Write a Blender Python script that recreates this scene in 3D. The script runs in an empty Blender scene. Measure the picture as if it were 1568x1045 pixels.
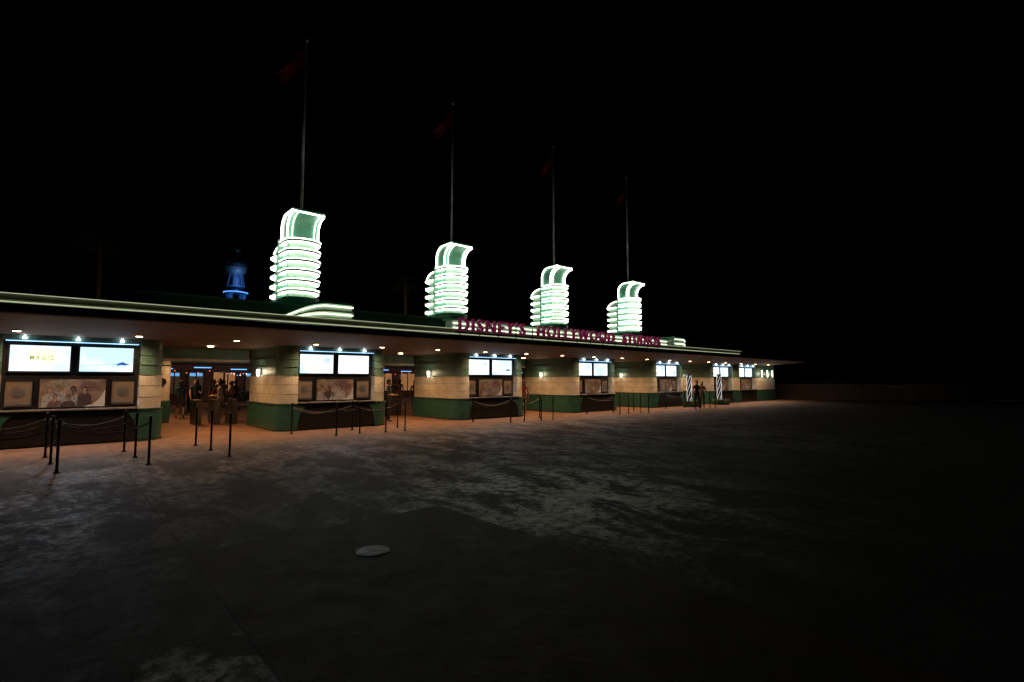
import bpy, bmesh, math, random
from mathutils import Vector, Matrix, noise
random.seed(7)
S = bpy.context.scene
COL = S.collection
# ---------------------------------------------------------------- materials
MATS = {}
def mat(name, col=(.5,.5,.5), rough=.6, metal=0., nscale=6., namt=.25, bump=.15, emit=None, estr=0., bscale=None):
    if name in MATS: return MATS[name]
    m = bpy.data.materials.new(name); m.use_nodes = True
    nt = m.node_tree; N = nt.nodes; L = nt.links
    b = N['Principled BSDF']
    tc = N.new('ShaderNodeTexCoord')
    nz = N.new('ShaderNodeTexNoise'); nz.inputs['Scale'].default_value = nscale; nz.inputs['Detail'].default_value = 6
    L.new(tc.outputs['Object'], nz.inputs['Vector'])
    mr = N.new('ShaderNodeMapRange'); mr.inputs[1].default_value=.3; mr.inputs[2].default_value=.7
    mr.inputs[3].default_value = 1-namt; mr.inputs[4].default_value = 1+namt*.5
    L.new(nz.outputs['Fac'], mr.inputs[0])
    mx = N.new('ShaderNodeVectorMath'); mx.operation='SCALE'; mx.inputs[0].default_value = col
    L.new(mr.outputs[0], mx.inputs['Scale']); L.new(mx.outputs[0], b.inputs['Base Color'])
    b.inputs['Roughness'].default_value = rough; b.inputs['Metallic'].default_value = metal
    if bump > 0:
        n2 = N.new('ShaderNodeTexNoise'); n2.inputs['Scale'].default_value = bscale or nscale*8
        L.new(tc.outputs['Object'], n2.inputs['Vector'])
        bp = N.new('ShaderNodeBump'); bp.inputs['Strength'].default_value = bump; bp.inputs['Distance'].default_value=.02
        L.new(n2.outputs['Fac'], bp.inputs['Height']); L.new(bp.outputs[0], b.inputs['Normal'])
    if emit:
        b.inputs['Emission Color'].default_value = (*emit,1); b.inputs['Emission Strength'].default_value = estr
    MATS[name]=m; return m

CREAM = mat('cream_stucco', (.54,.51,.43), .55, nscale=3, namt=.25, bump=.2)
GREENU = mat('green_paint_upper', (.08,.16,.13), .45, nscale=4)
GREENB = mat('green_base_tile', (.028,.105,.085), .35, nscale=5)
GREENR = mat('green_roof_paint', (.035,.15,.09), .5, nscale=2)
TOWG = mat('tower_green', (.14,.36,.25), .4, nscale=3, namt=.15)
TOWL = mat('tower_pale_green', (.62,.74,.63), .45, nscale=3, namt=.12)
TOWC = mat('tower_core_green', (.30,.42,.33), .45, nscale=3, namt=.12)
BAND = mat('parapet_cream', (.44,.46,.30), .5, nscale=3, namt=.2)
DARK = mat('dark_metal', (.02,.02,.022), .4, .6)
BLACK = mat('black_panel', (.012,.012,.014), .3)
FASC = mat('fascia_dark_paint', (.03,.018,.014), .5)
SOFF = mat('soffit_plaster', (.12,.065,.042), .75, nscale=2)
ROOF = mat('roof_membrane', (.05,.05,.05), .9)
STEEL = mat('steel_trim', (.35,.35,.35), .35, .8)
POLE = mat('pole_paint', (.6,.6,.58), .5, .1)
NEON = mat('neon_tube', (.9,.95,.85), .3, bump=0, emit=(.92,1.,.84), estr=7.)
NEONC = mat('neon_cream', (.9,.95,.8), .3, bump=0, emit=(.92,1.,.64), estr=.45)
NEOND = mat('neon_drum', (.9,.95,.8), .3, bump=0, emit=(.94,1.,.74), estr=2.6)
LAMPW = mat('lamp_warm', (1,.8,.6), .3, bump=0, emit=(1.,.62,.32), estr=26.)
LAMPC = mat('lamp_cool', (.9,.95,1), .3, bump=0, emit=(.8,.9,1.), estr=14.)
SCONCE = mat('sconce_glass', (1,.9,.7), .3, bump=0, emit=(1.,.84,.55), estr=9.)
LETTER = mat('letter_red', (.40,.03,.13), .4, bump=0, emit=(.6,.03,.20), estr=.12)
FLAG = mat('flag_red', (.45,.03,.02), .8, nscale=4)
BLUEN = mat('blue_led', (.1,.3,1), .3, bump=0, emit=(.15,.45,1.), estr=1.8)
REDN = mat('red_led', (1,.1,.1), .3, bump=0, emit=(1.,.12,.05), estr=2.)
WOODC = mat('counter_steel', (.3,.27,.24), .35, .4)

def screen_mat(name, a, b_, strength, seed):
    m = bpy.data.materials.new(name); m.use_nodes=True; nt=m.node_tree; N=nt.nodes; L=nt.links
    b=N['Principled BSDF']; b.inputs['Base Color'].default_value=(.02,.02,.02,1); b.inputs['Roughness'].default_value=.2
    tc=N.new('ShaderNodeTexCoord'); mp=N.new('ShaderNodeMapping'); mp.inputs['Location'].default_value=(seed,seed*.7,seed*.3)
    L.new(tc.outputs['Object'], mp.inputs[0])
    nz=N.new('ShaderNodeTexNoise'); nz.inputs['Scale'].default_value=1.6; nz.inputs['Detail'].default_value=1; L.new(mp.outputs[0],nz.inputs['Vector'])
    cr=N.new('ShaderNodeValToRGB'); cr.color_ramp.elements[0].position=.35; cr.color_ramp.elements[0].color=(*a,1)
    cr.color_ramp.elements[1].position=.6; cr.color_ramp.elements[1].color=(*b_,1)
    L.new(nz.outputs['Fac'],cr.inputs[0]); L.new(cr.outputs[0],b.inputs['Emission Color']); b.inputs['Emission Strength'].default_value=strength
    return m
SCR = [screen_mat('screen_glow_a',(.30,.42,.5),(.46,.5,.5),2.8,1), screen_mat('screen_glow_b',(.38,.45,.5),(.5,.5,.5),3.0,5),
       screen_mat('screen_glow_c',(.26,.40,.5),(.44,.5,.49),2.8,9)]

POSTER=mat('poster_print_ground',(.15,.095,.06),.4,nscale=2.5,namt=.7,bump=0,emit=(.4,.24,.14),estr=.05)
POSTW=mat('poster_white',(.34,.30,.25),.4,bump=0,emit=(.8,.7,.6),estr=.05)
POSTC=[mat('poster_ink_%d'%i,c,.4,nscale=14,namt=.5,bump=0) for i,c in enumerate([(.22,.20,.17),(.05,.03,.03),(.11,.06,.05),(.09,.09,.10),(.16,.125,.08),(.27,.25,.22)])]
POSTS=[mat('poster_skin_%d'%i,c,.4,nscale=16,namt=.4,bump=0) for i,c in enumerate([(.22,.135,.09),(.16,.09,.055),(.09,.05,.03),(.24,.16,.11)])]
POSTH=[mat('poster_hair_%d'%i,c,.4,nscale=20,namt=.5,bump=0) for i,c in enumerate([(.03,.018,.014),(.07,.04,.025),(.12,.08,.045)])]
TELLER=mat('booth_interior',(.12,.08,.055),.7,nscale=5,emit=(.5,.28,.14),estr=.05)

# ---------------------------------------------------------------- mesh helpers
def empty(name, loc=(0,0,0)):
    o=bpy.data.objects.new(name,None); o.location=loc; COL.objects.link(o); return o
def finish(bm, name, m, parent=None, smooth=False, loc=None):
    me=bpy.data.meshes.new(name); bmesh.ops.recalc_face_normals(bm, faces=bm.faces); bm.to_mesh(me); bm.free()
    if isinstance(m,(list,tuple)):
        for k in m: me.materials.append(k)
    else: me.materials.append(m)
    if smooth:
        for p in me.polygons: p.use_smooth=True
    o=bpy.data.objects.new(name,me); COL.objects.link(o)
    if parent: o.parent=parent
    if loc: o.location=loc
    return o
def add_box(bm,x0,x1,y0,y1,z0,z1,mi=0):
    vs=[bm.verts.new(p) for p in [(x0,y0,z0),(x1,y0,z0),(x1,y1,z0),(x0,y1,z0),(x0,y0,z1),(x1,y0,z1),(x1,y1,z1),(x0,y1,z1)]]
    for f in [(0,3,2,1),(4,5,6,7),(0,1,5,4),(1,2,6,5),(2,3,7,6),(3,0,4,7)]:
        fc=bm.faces.new([vs[i] for i in f]); fc.material_index=mi
def box(name,x0,x1,y0,y1,z0,z1,m,parent=None,bev=0):
    bm=bmesh.new(); add_box(bm,x0,x1,y0,y1,z0,z1)
    if bev: bmesh.ops.bevel(bm,geom=bm.edges[:],offset=bev,segments=2,affect='EDGES')
    return finish(bm,name,m,parent)
def add_prism(bm,pts,z0,z1,mi=0):
    a=[bm.verts.new((x,y,z0)) for x,y in pts]; b=[bm.verts.new((x,y,z1)) for x,y in pts]; n=len(pts)
    f=[bm.faces.new(a),bm.faces.new(b)]
    for i in range(n): f.append(bm.faces.new([a[i],a[(i+1)%n],b[(i+1)%n],b[i]]))
    for k in f: k.material_index=mi
def prism(name,pts,z0,z1,m,parent=None):
    bm=bmesh.new(); add_prism(bm,pts,z0,z1); return finish(bm,name,m,parent)
def add_cyl(bm,x,y,z0,z1,r0,r1=None,n=16,mi=0):
    if r1 is None: r1=r0
    a=[bm.verts.new((x+r0*math.cos(2*math.pi*i/n),y+r0*math.sin(2*math.pi*i/n),z0)) for i in range(n)]
    b=[bm.verts.new((x+r1*math.cos(2*math.pi*i/n),y+r1*math.sin(2*math.pi*i/n),z1)) for i in range(n)]
    f=[bm.faces.new(a),bm.faces.new(b)]
    for i in range(n): f.append(bm.faces.new([a[i],a[(i+1)%n],b[(i+1)%n],b[i]]))
    for k in f: k.material_index=mi
def add_tube(bm,pts,r,n=8,mi=0):
    pts=[Vector(p) for p in pts]; rings=[]
    for i,p in enumerate(pts):
        t=(pts[min(i+1,len(pts)-1)]-pts[max(i-1,0)]).normalized()
        u=t.cross(Vector((0,0,1)))
        if u.length<.05: u=t.cross(Vector((1,0,0)))
        u.normalize(); w=t.cross(u).normalized()
        rr=r[i] if isinstance(r,(list,tuple)) else r
        rings.append([bm.verts.new(p+rr*(math.cos(2*math.pi*k/n)*u+math.sin(2*math.pi*k/n)*w)) for k in range(n)])
    for i in range(len(rings)-1):
        for k in range(n):
            f=bm.faces.new([rings[i][k],rings[i][(k+1)%n],rings[i+1][(k+1)%n],rings[i+1][k]]); f.material_index=mi
    for e in (rings[0],rings[-1]):
        f=bm.faces.new(e); f.material_index=mi
def tube(name,pts,r,m,parent=None,n=8):
    bm=bmesh.new(); add_tube(bm,pts,r,n); return finish(bm,name,m,parent,True)
def add_ball(bm,c,r,mi=0,u=12,v=8,sc=(1,1,1)):
    g=bmesh.ops.create_uvsphere(bm,u_segments=u,v_segments=v,radius=1,matrix=Matrix.Translation(c)@Matrix.Diagonal((r*sc[0],r*sc[1],r*sc[2],1)))
    for f in {f for vv in g['verts'] for f in vv.link_faces}: f.material_index=mi
def arc(cx,cy,r,a0,a1,n=8,ry=None):
    ry=ry or r
    return [(cx+r*math.cos(math.radians(a0+(a1-a0)*i/n)),cy+ry*math.sin(math.radians(a0+(a1-a0)*i/n))) for i in range(n+1)]
def light(kind,name,loc,power,color,parent=None,size=.05,spot=120,blend=.6,rot=None):
    d=bpy.data.lights.new(name,kind); d.energy=power; d.color=color; d.shadow_soft_size=size
    if kind=='SPOT': d.spot_size=math.radians(spot); d.spot_blend=blend
    o=bpy.data.objects.new(name,d); o.location=loc; COL.objects.link(o)
    if rot: o.rotation_euler=rot
    if parent: o.parent=parent
    return o
WARM=(1.,.60,.32); COOL=(.62,.76,1.); ORANGE=(1.,.50,.20)

# ---------------------------------------------------------------- world / camera
w=bpy.data.worlds.new('World'); S.world=w; w.use_nodes=True
sk=w.node_tree.nodes.new('ShaderNodeTexSky'); sk.sky_type='NISHITA'; sk.sun_disc=False
sk.sun_elevation=math.radians(-6); sk.sun_rotation=math.radians(200)
bg=w.node_tree.nodes['Background']; w.node_tree.links.new(sk.outputs[0],bg.inputs[0]); bg.inputs[1].default_value=.003
sun=bpy.data.lights.new('moon_light','SUN'); sun.energy=.008; sun.angle=math.radians(.5); sun.color=(1.,.85,.75)
so=bpy.data.objects.new('moon_light',sun); so.rotation_euler=(math.radians(50),0,math.radians(20)); COL.objects.link(so)
S.view_settings.view_transform='Standard'; S.view_settings.look='None'; S.view_settings.exposure=0
cam=bpy.data.cameras.new('camera'); cam.lens=18; cam.sensor_width=36; cam.clip_end=2000
co=bpy.data.objects.new('camera',cam); co.location=(0,0,1.75)
TH=48.58
co.rotation_euler=(math.radians(90+4.3),0,math.radians(TH-90))
COL.objects.link(co); S.camera=co

# ---------------------------------------------------------------- ground
def ground_mat():
    m=bpy.data.materials.new('plaza_concrete'); m.use_nodes=True; nt=m.node_tree; N=nt.nodes; L=nt.links
    b=N['Principled BSDF']; tc=N.new('ShaderNodeTexCoord'); sp=N.new('ShaderNodeSeparateXYZ'); L.new(tc.outputs['Object'],sp.inputs[0])
    def M(op,a,c=None,d=None):
        n=N.new('ShaderNodeMath'); n.operation=op
        for i,v in enumerate((a,c,d)):
            if v is None: continue
            if isinstance(v,(int,float)): n.inputs[i].default_value=v
            else: L.new(v,n.inputs[i])
        return n.outputs[0]
    def NZ(scale,detail=6,rough=.6,vec=None,dist=0):
        n=N.new('ShaderNodeTexNoise'); n.inputs['Scale'].default_value=scale; n.inputs['Detail'].default_value=detail; n.inputs['Roughness'].default_value=rough
        n.inputs['Distortion'].default_value=dist
        L.new(vec or tc.outputs['Object'],n.inputs['Vector']); return n.outputs['Fac']
    def MR(v,a,c,d,e,smooth=False):
        n=N.new('ShaderNodeMapRange'); L.new(v,n.inputs[0])
        if smooth: n.interpolation_type='SMOOTHSTEP'
        for i,k in enumerate((a,c,d,e)): n.inputs[i+1].default_value=k
        return n.outputs[0]
    gx=M('DIVIDE',M('SUBTRACT',sp.outputs[0],1.05),3.); gy=M('DIVIDE',M('SUBTRACT',sp.outputs[1],6.12),5.9)
    def line(g,wd,per):
        f=M('FRACT',g); d=M('MINIMUM',f,M('SUBTRACT',1.,f)); return M('LESS_THAN',d,wd/per)
    joint=M('MAXIMUM',line(gx,.010,3.),line(gy,.012,5.9))
    cmb=N.new('ShaderNodeCombineXYZ'); L.new(M('FLOOR',gx),cmb.inputs[0]); L.new(M('FLOOR',gy),cmb.inputs[1])
    wn=N.new('ShaderNodeTexWhiteNoise'); wn.noise_dimensions='2D'; L.new(cmb.outputs[0],wn.inputs['Vector'])
    slab=MR(wn.outputs['Value'],0,1,.85,1.1)
    mp=N.new('ShaderNodeMapping'); mp.inputs['Scale'].default_value=(1.,.5,1.); mp.inputs['Rotation'].default_value=(0,0,.5); L.new(tc.outputs['Object'],mp.inputs[0])
    worn=MR(NZ(1.1,10,.76,mp.outputs[0],.6),.45,.56,0,1,True)
    fine=MR(NZ(7.,8,.8),.43,.58,.08,1.35)
    def lit_zone(cx,cy,r,amp):
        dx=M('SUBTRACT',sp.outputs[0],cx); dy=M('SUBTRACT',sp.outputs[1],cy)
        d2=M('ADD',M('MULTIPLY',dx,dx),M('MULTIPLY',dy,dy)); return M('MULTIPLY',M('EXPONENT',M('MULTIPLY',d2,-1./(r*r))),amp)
    z=lit_zone(5.9,5.4,2.0,2.0)  # bright areas of the plaza: light and sheen painted as paler colour
    for a in ((7.5,10.0,4.2,.6),(-.6,8.4,1.9,.7),(.75,3.4,.6,1.0),(-1.6,5.2,1.0,.8),(16,11,6,.5),(1.2,11.6,2.5,.5)): z=M('ADD',z,lit_zone(*a))
    worn_lit=M('MULTIPLY',M('MULTIPLY',worn,fine),M('ADD',z,.03))
    br=M('MULTIPLY',M('MULTIPLY',M('LESS_THAN',sp.outputs[1],6.12),M('GREATER_THAN',sp.outputs[0],1.05)),M('LESS_THAN',sp.outputs[0],4.05))
    worn_lit=M('MINIMUM',M('MULTIPLY',worn_lit,M('SUBTRACT',1.,M('MULTIPLY',br,.93))),1.)
    mx=N.new('ShaderNodeMix'); mx.data_type='RGBA'; L.new(worn_lit,mx.inputs[0]); mx.inputs[6].default_value=(.062,.046,.040,1); mx.inputs[7].default_value=(.74,.66,.61,1)  # pale end of the mix carries real wear plus the painted light
    mb=N.new('ShaderNodeMix'); mb.data_type='RGBA'; L.new(M('MULTIPLY',br,.6),mb.inputs[0]); L.new(mx.outputs[2],mb.inputs[6]); mb.inputs[7].default_value=(.09,.042,.030,1)
    pave_glow=MR(M('ADD',sp.outputs[1],M('MULTIPLY',NZ(.8,5,.6),1.6)),14.6,17.6,0,1,True)  # orange spill from the passages, put into the ground colour as a soft blend
    mc=N.new('ShaderNodeMix'); mc.data_type='RGBA'; L.new(pave_glow,mc.inputs[0]); L.new(mb.outputs[2],mc.inputs[6]); mc.inputs[7].default_value=(.20,.105,.06,1)
    sc=N.new('ShaderNodeVectorMath'); sc.operation='SCALE'; L.new(mc.outputs[2],sc.inputs[0])
    L.new(M('MULTIPLY',M('MULTIPLY',slab,MR(NZ(2.2,8,.7),.3,.7,.45,1.55)),M('SUBTRACT',1.,M('MULTIPLY',joint,.8))),sc.inputs['Scale'])
    L.new(sc.outputs[0],b.inputs['Base Color'])
    L.new(M('SUBTRACT',MR(NZ(3.,6,.7),.3,.7,.66,.86),M('MULTIPLY',worn_lit,.28)),b.inputs['Roughness']); b.inputs['Specular IOR Level'].default_value=.4
    h=M('SUBTRACT',M('ADD',M('MULTIPLY',NZ(40,6,.7),.6),M('MULTIPLY',NZ(5,4,.6),1.2)),M('MULTIPLY',joint,1.))
    bp=N.new('ShaderNodeBump'); bp.inputs['Strength'].default_value=.45; bp.inputs['Distance'].default_value=.014; L.new(h,bp.inputs['Height']); L.new(bp.outputs[0],b.inputs['Normal'])
    return m
bm=bmesh.new(); R=600
vs=[bm.verts.new(p) for p in [(-R,-R,0),(R,-R,0),(R,R,0),(-R,R,0)]]; bm.faces.new(vs)
finish(bm,'plaza_ground',ground_mat())
PAVE=mat('brown_paving_orange_lit',(.22,.11,.06),.7,nscale=1.5,namt=.4,bump=.3,bscale=20)  # brown paving, its colour deepened to carry the passages' orange light
bm=bmesh.new(); add_prism(bm,[(-25,18.6),(40,18.6)]+arc(40,24.6,6,-90,0,8)+[(46,46),(-25,46)],-.02,.004); finish(bm,'entrance_paving',PAVE)

# in-ground round cover
e=empty('manhole_cover',(2.49,4.97,0))
GLASSC=mat('cover_plate',(.045,.07,.105),.38,.3,nscale=12,namt=.5)
bm=bmesh.new(); add_cyl(bm,0,0,-.03,.008,.165,n=40); finish(bm,'rim',mat('cover_rim',(.16,.17,.19),.45,.5,nscale=12),e)
bm=bmesh.new(); add_cyl(bm,0,0,-.02,.012,.140,n=40)
for i in range(5): add_box(bm,-.09+i*.042,-.075+i*.042,-.06,.06,.0121,.0145)
finish(bm,'plate',GLASSC,e)

# ---------------------------------------------------------------- canopy building
B=empty('entrance_building')
XE=47.5
def canopy_loop(d):
    r=max(3.2-d,.1); p=[(-25,15+d)]
    p+=arc(XE-3.2+0,18.2,r,-90,0,14)
    return p+[(XE-d,30),(-25,30)]
bm=bmesh.new(); loops=[]
for d,z in [(3.0,2.9),(.07,3.14),(0,3.17),(0,3.33),(.06,3.36)]:
    loops.append([bm.verts.new((x,y,z)) for x,y in canopy_loop(d)])
n=len(loops[0])
f=bm.faces.new(loops[0]); f.material_index=0
for i in range(4):
    for k in range(n):
        f=bm.faces.new([loops[i][k],loops[i][(k+1)%n],loops[i+1][(k+1)%n],loops[i+1][k]]); f.material_index=0 if i==0 else 1
f=bm.faces.new(loops[4]); f.material_index=2
finish(bm,'canopy',[SOFF,FASC,ROOF],B)
bm=bmesh.new(); bmt=bmesh.new()
k=-8
while k<18:
    x=1.6+2.433*k; k+=1
    if x<-8 or x>45: continue
    y=17.35; z=2.9+(18.0-y)*.082
    add_cyl(bm,x,y,z-.030,z-.012,.075,n=16); add_cyl(bmt,x,y,z-.024,z+.05,.10,n=20)
    light('SPOT','downlight',(x,y,z-.05),165,WARM,B,.06,160,.8)
finish(bm,'downlight_lenses',LAMPW,B); finish(bmt,'downlight_trims',STEEL,B)
bm=bmesh.new()
for y in (20.0,24.2,28.2):  # nearest row added so orange light spills out of the passages
    for n_ in range(-1,6):
        x=3.85+7.3*n_
        add_cyl(bm,x,y,2.87,2.893,.09,n=16); 
        light('SPOT','lobby_light',(x,y,2.84),240 if y==20. else 150,ORANGE,B,.08,155,.9)
finish(bm,'lobby_lenses',LAMPW,B)
# low parapet with cream bands
xa,xb=-25,37.1
box('parapet_base',xa,xb,16.95,17.6,3.3,3.56,GREENR,B)
box('parapet_band',xa,xb+.05,16.88,17.6,3.64,3.80,BAND,B)
box('parapet_recess',xa,xb-.02,17.06,17.6,3.56,3.64,GREENR,B)
tube('parapet_neon',[(xa,16.97,3.60),(xb,16.97,3.60)],.018,NEONC,B)
tube('parapet_neon_top',[(xa,16.84,3.79),(xb,16.84,3.79)],.010,NEONC,B)
# raised green wall
wpts=[(1.4,19.9)]+arc(2.3,19.9,.9,180,270,6)+arc(34.1,19.9,.9,270,360,6)+[(35.0,22.5),(1.4,22.5)]
prism('raised_wall',wpts,3.3,4.40,GREENR,B)
bm=bmesh.new()
cw=[(1.36,19.9)]+arc(2.3,19.9,.95,180,270,6)+arc(34.1,19.9,.95,270,360,6)+[(35.05,22.5),(1.36,22.5)]
add_prism(bm,cw,4.40,4.47); add_prism(bm,cw,3.95,4.0); finish(bm,'raised_wall_coping',TOWG,B)
# curved lit end drums
def drum(xc,sgn,name):
    path=[]
    for i in range(15):
        t=i/14; a=math.radians(180+90*t)
        path.append((xc+sgn*1.3*math.cos(a), 19.05+1.85*math.sin(a), .20+.66*(t*t*(3-2*t))))
    path+= [(xc+sgn*.9,17.2,.86),(xc+sgn*.9,19.0,.86)]
    def wall(nm,z0f,z1f,m,off):
        bm=bmesh.new(); a=[];b=[]
        for (x,y,h) in path:
            dv=Vector((x-xc,y-19.05)); 
            dv=dv.normalized()*off if dv.length else dv
            a.append(bm.verts.new((x+dv.x,y+dv.y,3.56+h*z0f))); b.append(bm.verts.new((x+dv.x,y+dv.y,3.56+h*z1f)))
        for i in range(len(a)-1): bm.faces.new([a[i],a[i+1],b[i+1],b[i]])
        bm.faces.new(b); bm.faces.new(a)
        finish(bm,nm,m,B)
    wall(name+'_core',0,.985,TOWL,0)
    for j,(q0,q1) in enumerate([(.0,.08),(.28,.36),(.58,.66),(.90,1.0)]):
        wall(name+'_band_%d'%j,q0,q1,TOWL if j<3 else TOWG,.08)
    for j,q in enumerate((.20,.50,.82)):
        pp=[]
        for (x,y,h) in path[3:16]:
            dv=Vector((x-xc,y-19.05)).normalized()*.045
            pp.append((x+dv.x,y+dv.y,3.56+h*q))
        bm=bmesh.new(); add_tube(bm,pp,.02,6); finish(bm,name+'_neon_%d'%j,NEOND,B,True)
drum(6.75,1,'drum_a'); drum(29.6,-1,'drum_b')
# marquee strip behind letters
box('marquee_back',11.8,27.8,17.15,17.5,3.8,4.16,TOWL,B)
for z in (3.86,4.05): tube('marquee_neon',[(11.9,17.1,z),(27.7,17.1,z)],.016,NEOND,B)
box('marquee_cap',11.7,27.9,17.0,17.55,4.16,4.22,TOWG,B)

# ---------------------------------------------------------------- letters
def text_obj(s,name,width,height,depth,m,parent,loc,spacing=1.1,offset=0):
    c=bpy.data.curves.new(name,'FONT'); c.body=s; c.extrude=.5; c.size=1; c.space_character=spacing; c.resolution_u=3; c.offset=offset
    o=bpy.data.objects.new(name+'_tmp',c); COL.objects.link(o)
    bpy.context.view_layer.update()
    me=bpy.data.meshes.new_from_object(o.evaluated_get(bpy.context.evaluated_depsgraph_get()))
    bpy.data.objects.remove(o)
    xs=[v.co.x for v in me.vertices]; ys=[v.co.y for v in me.vertices]
    x0,x1,y0,y1=min(xs),max(xs),min(ys),max(ys)
    for v in me.vertices:
        x=(v.co.x-x0)/(x1-x0)*width; z=(v.co.y-y0)/(y1-y0)*height; y=-v.co.z*depth
        v.co=(x,y,z)
    me.materials.clear(); me.materials.append(m)
    q=bpy.data.objects.new(name,me); q.location=loc; q.parent=parent; COL.objects.link(q); return q
sg=empty('rooftop_letter_sign',(0,0,0))
text_obj("DISNEY'S  HOLLYWOOD  STUDIOS",'letters',13.8,.52,.12,LETTER,sg,(11.4,16.0,3.62),1.24,.012)
bm=bmesh.new(); add_box(bm,11.3,25.3,16.08,16.12,3.54,3.59); add_box(bm,11.3,25.3,16.09,16.12,3.80,3.83)
for i in range(15): add_box(bm,11.5+i*.97,11.53+i*.97,16.08,16.11,3.34,3.95)
finish(bm,'support_rails',DARK,sg)

# ---------------------------------------------------------------- towers
def uplan(w,yf,yb,n=10,ry=None):
    ry=ry or w
    return [(w,yb)]+[(w,yf+ry)]+arc(0,yf+ry,w,0,-180,n,ry)[1:-1]+[(-w,yf+ry),(-w,yb)]
def tower(x,y):
    T=empty('neon_tower',(x,y,0))
    bm=bmesh.new()
    add_prism(bm,uplan(.84,-1.15,1.45,10,.55),3.34,4.35); add_prism(bm,uplan(.90,-1.2,1.5,10,.6),4.35,4.43)
    add_prism(bm,uplan(.74,-.95,1.3,10,.5),4.43,4.85); add_prism(bm,uplan(.68,-.88,1.25,10,.5),4.85,5.12)
    finish(bm,'base',GREENR,T)
    prof=[(.32,5.0),(.32,8.05)]
    prof+=[(p[0],p[1]) for p in arc(-.23,8.05,.55,0,90,10)][1:]
    prof+=[(-.92,8.60),(-.95,8.57),(-.95,8.50)]
    prof+=[(p[0],p[1]) for p in arc(-.95,7.92,.58,90,0,8)][1:]
    prof+=[(-.37,5.0)]
    bm=bmesh.new(); W=.56
    a=[bm.verts.new((-W,p,q)) for p,q in prof]; b=[bm.verts.new((W,p,q)) for p,q in prof]
    bm.faces.new(a); bm.faces.new(b)
    for i in range(len(prof)): bm.faces.new([a[i],a[(i+1)%len(prof)],b[(i+1)%len(prof)],b[i]])
    finish(bm,'slab',TOWG,T)
    bm=bmesh.new(); add_prism(bm,uplan(.62,-1.02,.0,10,.3),8.60,8.68); finish(bm,'cap',GREENR,T)
    for s in (-1,1):
        bm=bmesh.new(); add_tube(bm,[(s*(W+.03),.31,7.45)]+[(s*(W+.03),p-.01,q-.01) for p,q in prof[1:]][:-1]+[(s*(W+.03),-.39,7.5)],.035,8)
        finish(bm,'outline_neon',NEON,T,True)
    tube('top_neon',[(-W,-.97,8.545),(W,-.97,8.545)],.03,NEON,T)
    for xx in (-.42,.42):
        tube('face_neon',[(xx,-.95,8.46)]+[(xx,p[0]-.03,p[1]) for p in arc(-.95,7.9,.56,85,0,8)]+[(xx,-.42,7.5)],.014,NEON,T)
    bm=bmesh.new(); add_prism(bm,uplan(.52,-.74,.26,12,.44),5.1,7.42); add_prism(bm,[(.60,.34),(.60,.8)]+arc(0,.8,.60,0,180,10)+[(-.60,.34)],5.1,7.0)
    add_prism(bm,[(.58,.34),(.58,.62)]+arc(0,.62,.58,0,180,10)+[(-.58,.34)],7.0,7.2)
    add_prism(bm,[(.54,.34),(.54,.5)]+arc(0,.5,.50,0,180,10)[1:-1]+[(-.54,.5),(-.54,.34)],7.2,7.32)
    finish(bm,'core',TOWC,T)
    bmr=bmesh.new(); bmn=bmesh.new()
    for i in range(6):
        z=5.30+.41*i
        add_prism(bmr,uplan(.68,-.93,.27,14,.55),z+.03,z+.12)
        u=uplan(.63,-.885,.25,14,.52)
        add_tube(bmn,[(p[0],p[1],z-.005) for p in u],.028,8)
        u=uplan(.675,-.925,.25,14,.545)
        add_tube(bmn,[(p[0],p[1],z+.14) for p in u],.022,6)
        zz=z-.04
        if i<5:
            add_prism(bmr,[(.80,.36),(.80,.86)]+arc(0,.86,.80,0,180,12,.6)[1:-1]+[(-.80,.86),(-.80,.36)],zz+.03,zz+.10)
            add_tube(bmn,[(.75,.4,zz-.005),(.75,.86,zz-.005)]+[(p[0],p[1],zz-.005) for p in arc(0,.86,.75,0,180,12,.56)][1:-1]+[(-.75,.86,zz-.005),(-.75,.4,zz-.005)],.034,8)
    for s in (-1,1):
        add_tube(bmn,[(s*.63,.40,7.36),(s*.63,.7,7.33),(s*.63,.95,7.22),(s*.63,1.15,7.02),(s*.63,1.22,6.9)],.03,8)
        prof2=[(.36,6.9),(.36,7.34),(.7,7.31),(.94,7.2),(1.12,7.02),(1.18,6.9)]
        A=[bmr.verts.new((s*.59,p,q)) for p,q in prof2]; C=[bmr.verts.new((s*.62,p,q)) for p,q in prof2]
        bmr.faces.new(A); bmr.faces.new(C)
        for i in range(6): bmr.faces.new([A[i],A[(i+1)%6],C[(i+1)%6],C[i]])
    finish(bmr,'rings',TOWL,T); finish(bmn,'ring_neon',NEON,T,True)
    box('divider_fin_l',-.72,-.5,.28,.34,5.0,7.6,TOWG,T); box('divider_fin_r',.5,.72,.28,.34,5.0,7.6,TOWG,T)
    for c in T.children:
        for v in c.data.vertices:
            if v.co.z>4.2: v.co.z=v.co.z*.945+.05
    # flagpole
    P=empty('flagpole',(x,y-.1,0))
    bm=bmesh.new(); add_tube(bm,[(0,0,8.15),(0,0,12),(0,0,15.5)],[.06,.05,.035],10); add_ball(bm,(0,0,15.56),.08); add_cyl(bm,0,0,8.25,8.37,.13,.09)
    finish(bm,'pole',POLE,P,True)
    bm=bmesh.new(); nu,nv=12,9; g=[]
    for i in range(nu+1):
        row=[]
        for j in range(nv+1):
            a=i/nu; v=j/nv
            px=-.04-1.25*a*(.95-.1*v); py=.10*math.sin(a*9+v*2)*a; pz=15.1-.75*v*(1-.35*a)-1.55*a**1.15+.06*math.sin(a*8+v*5)
            row.append(bm.verts.new((px,py,pz)))
        g.append(row)
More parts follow.
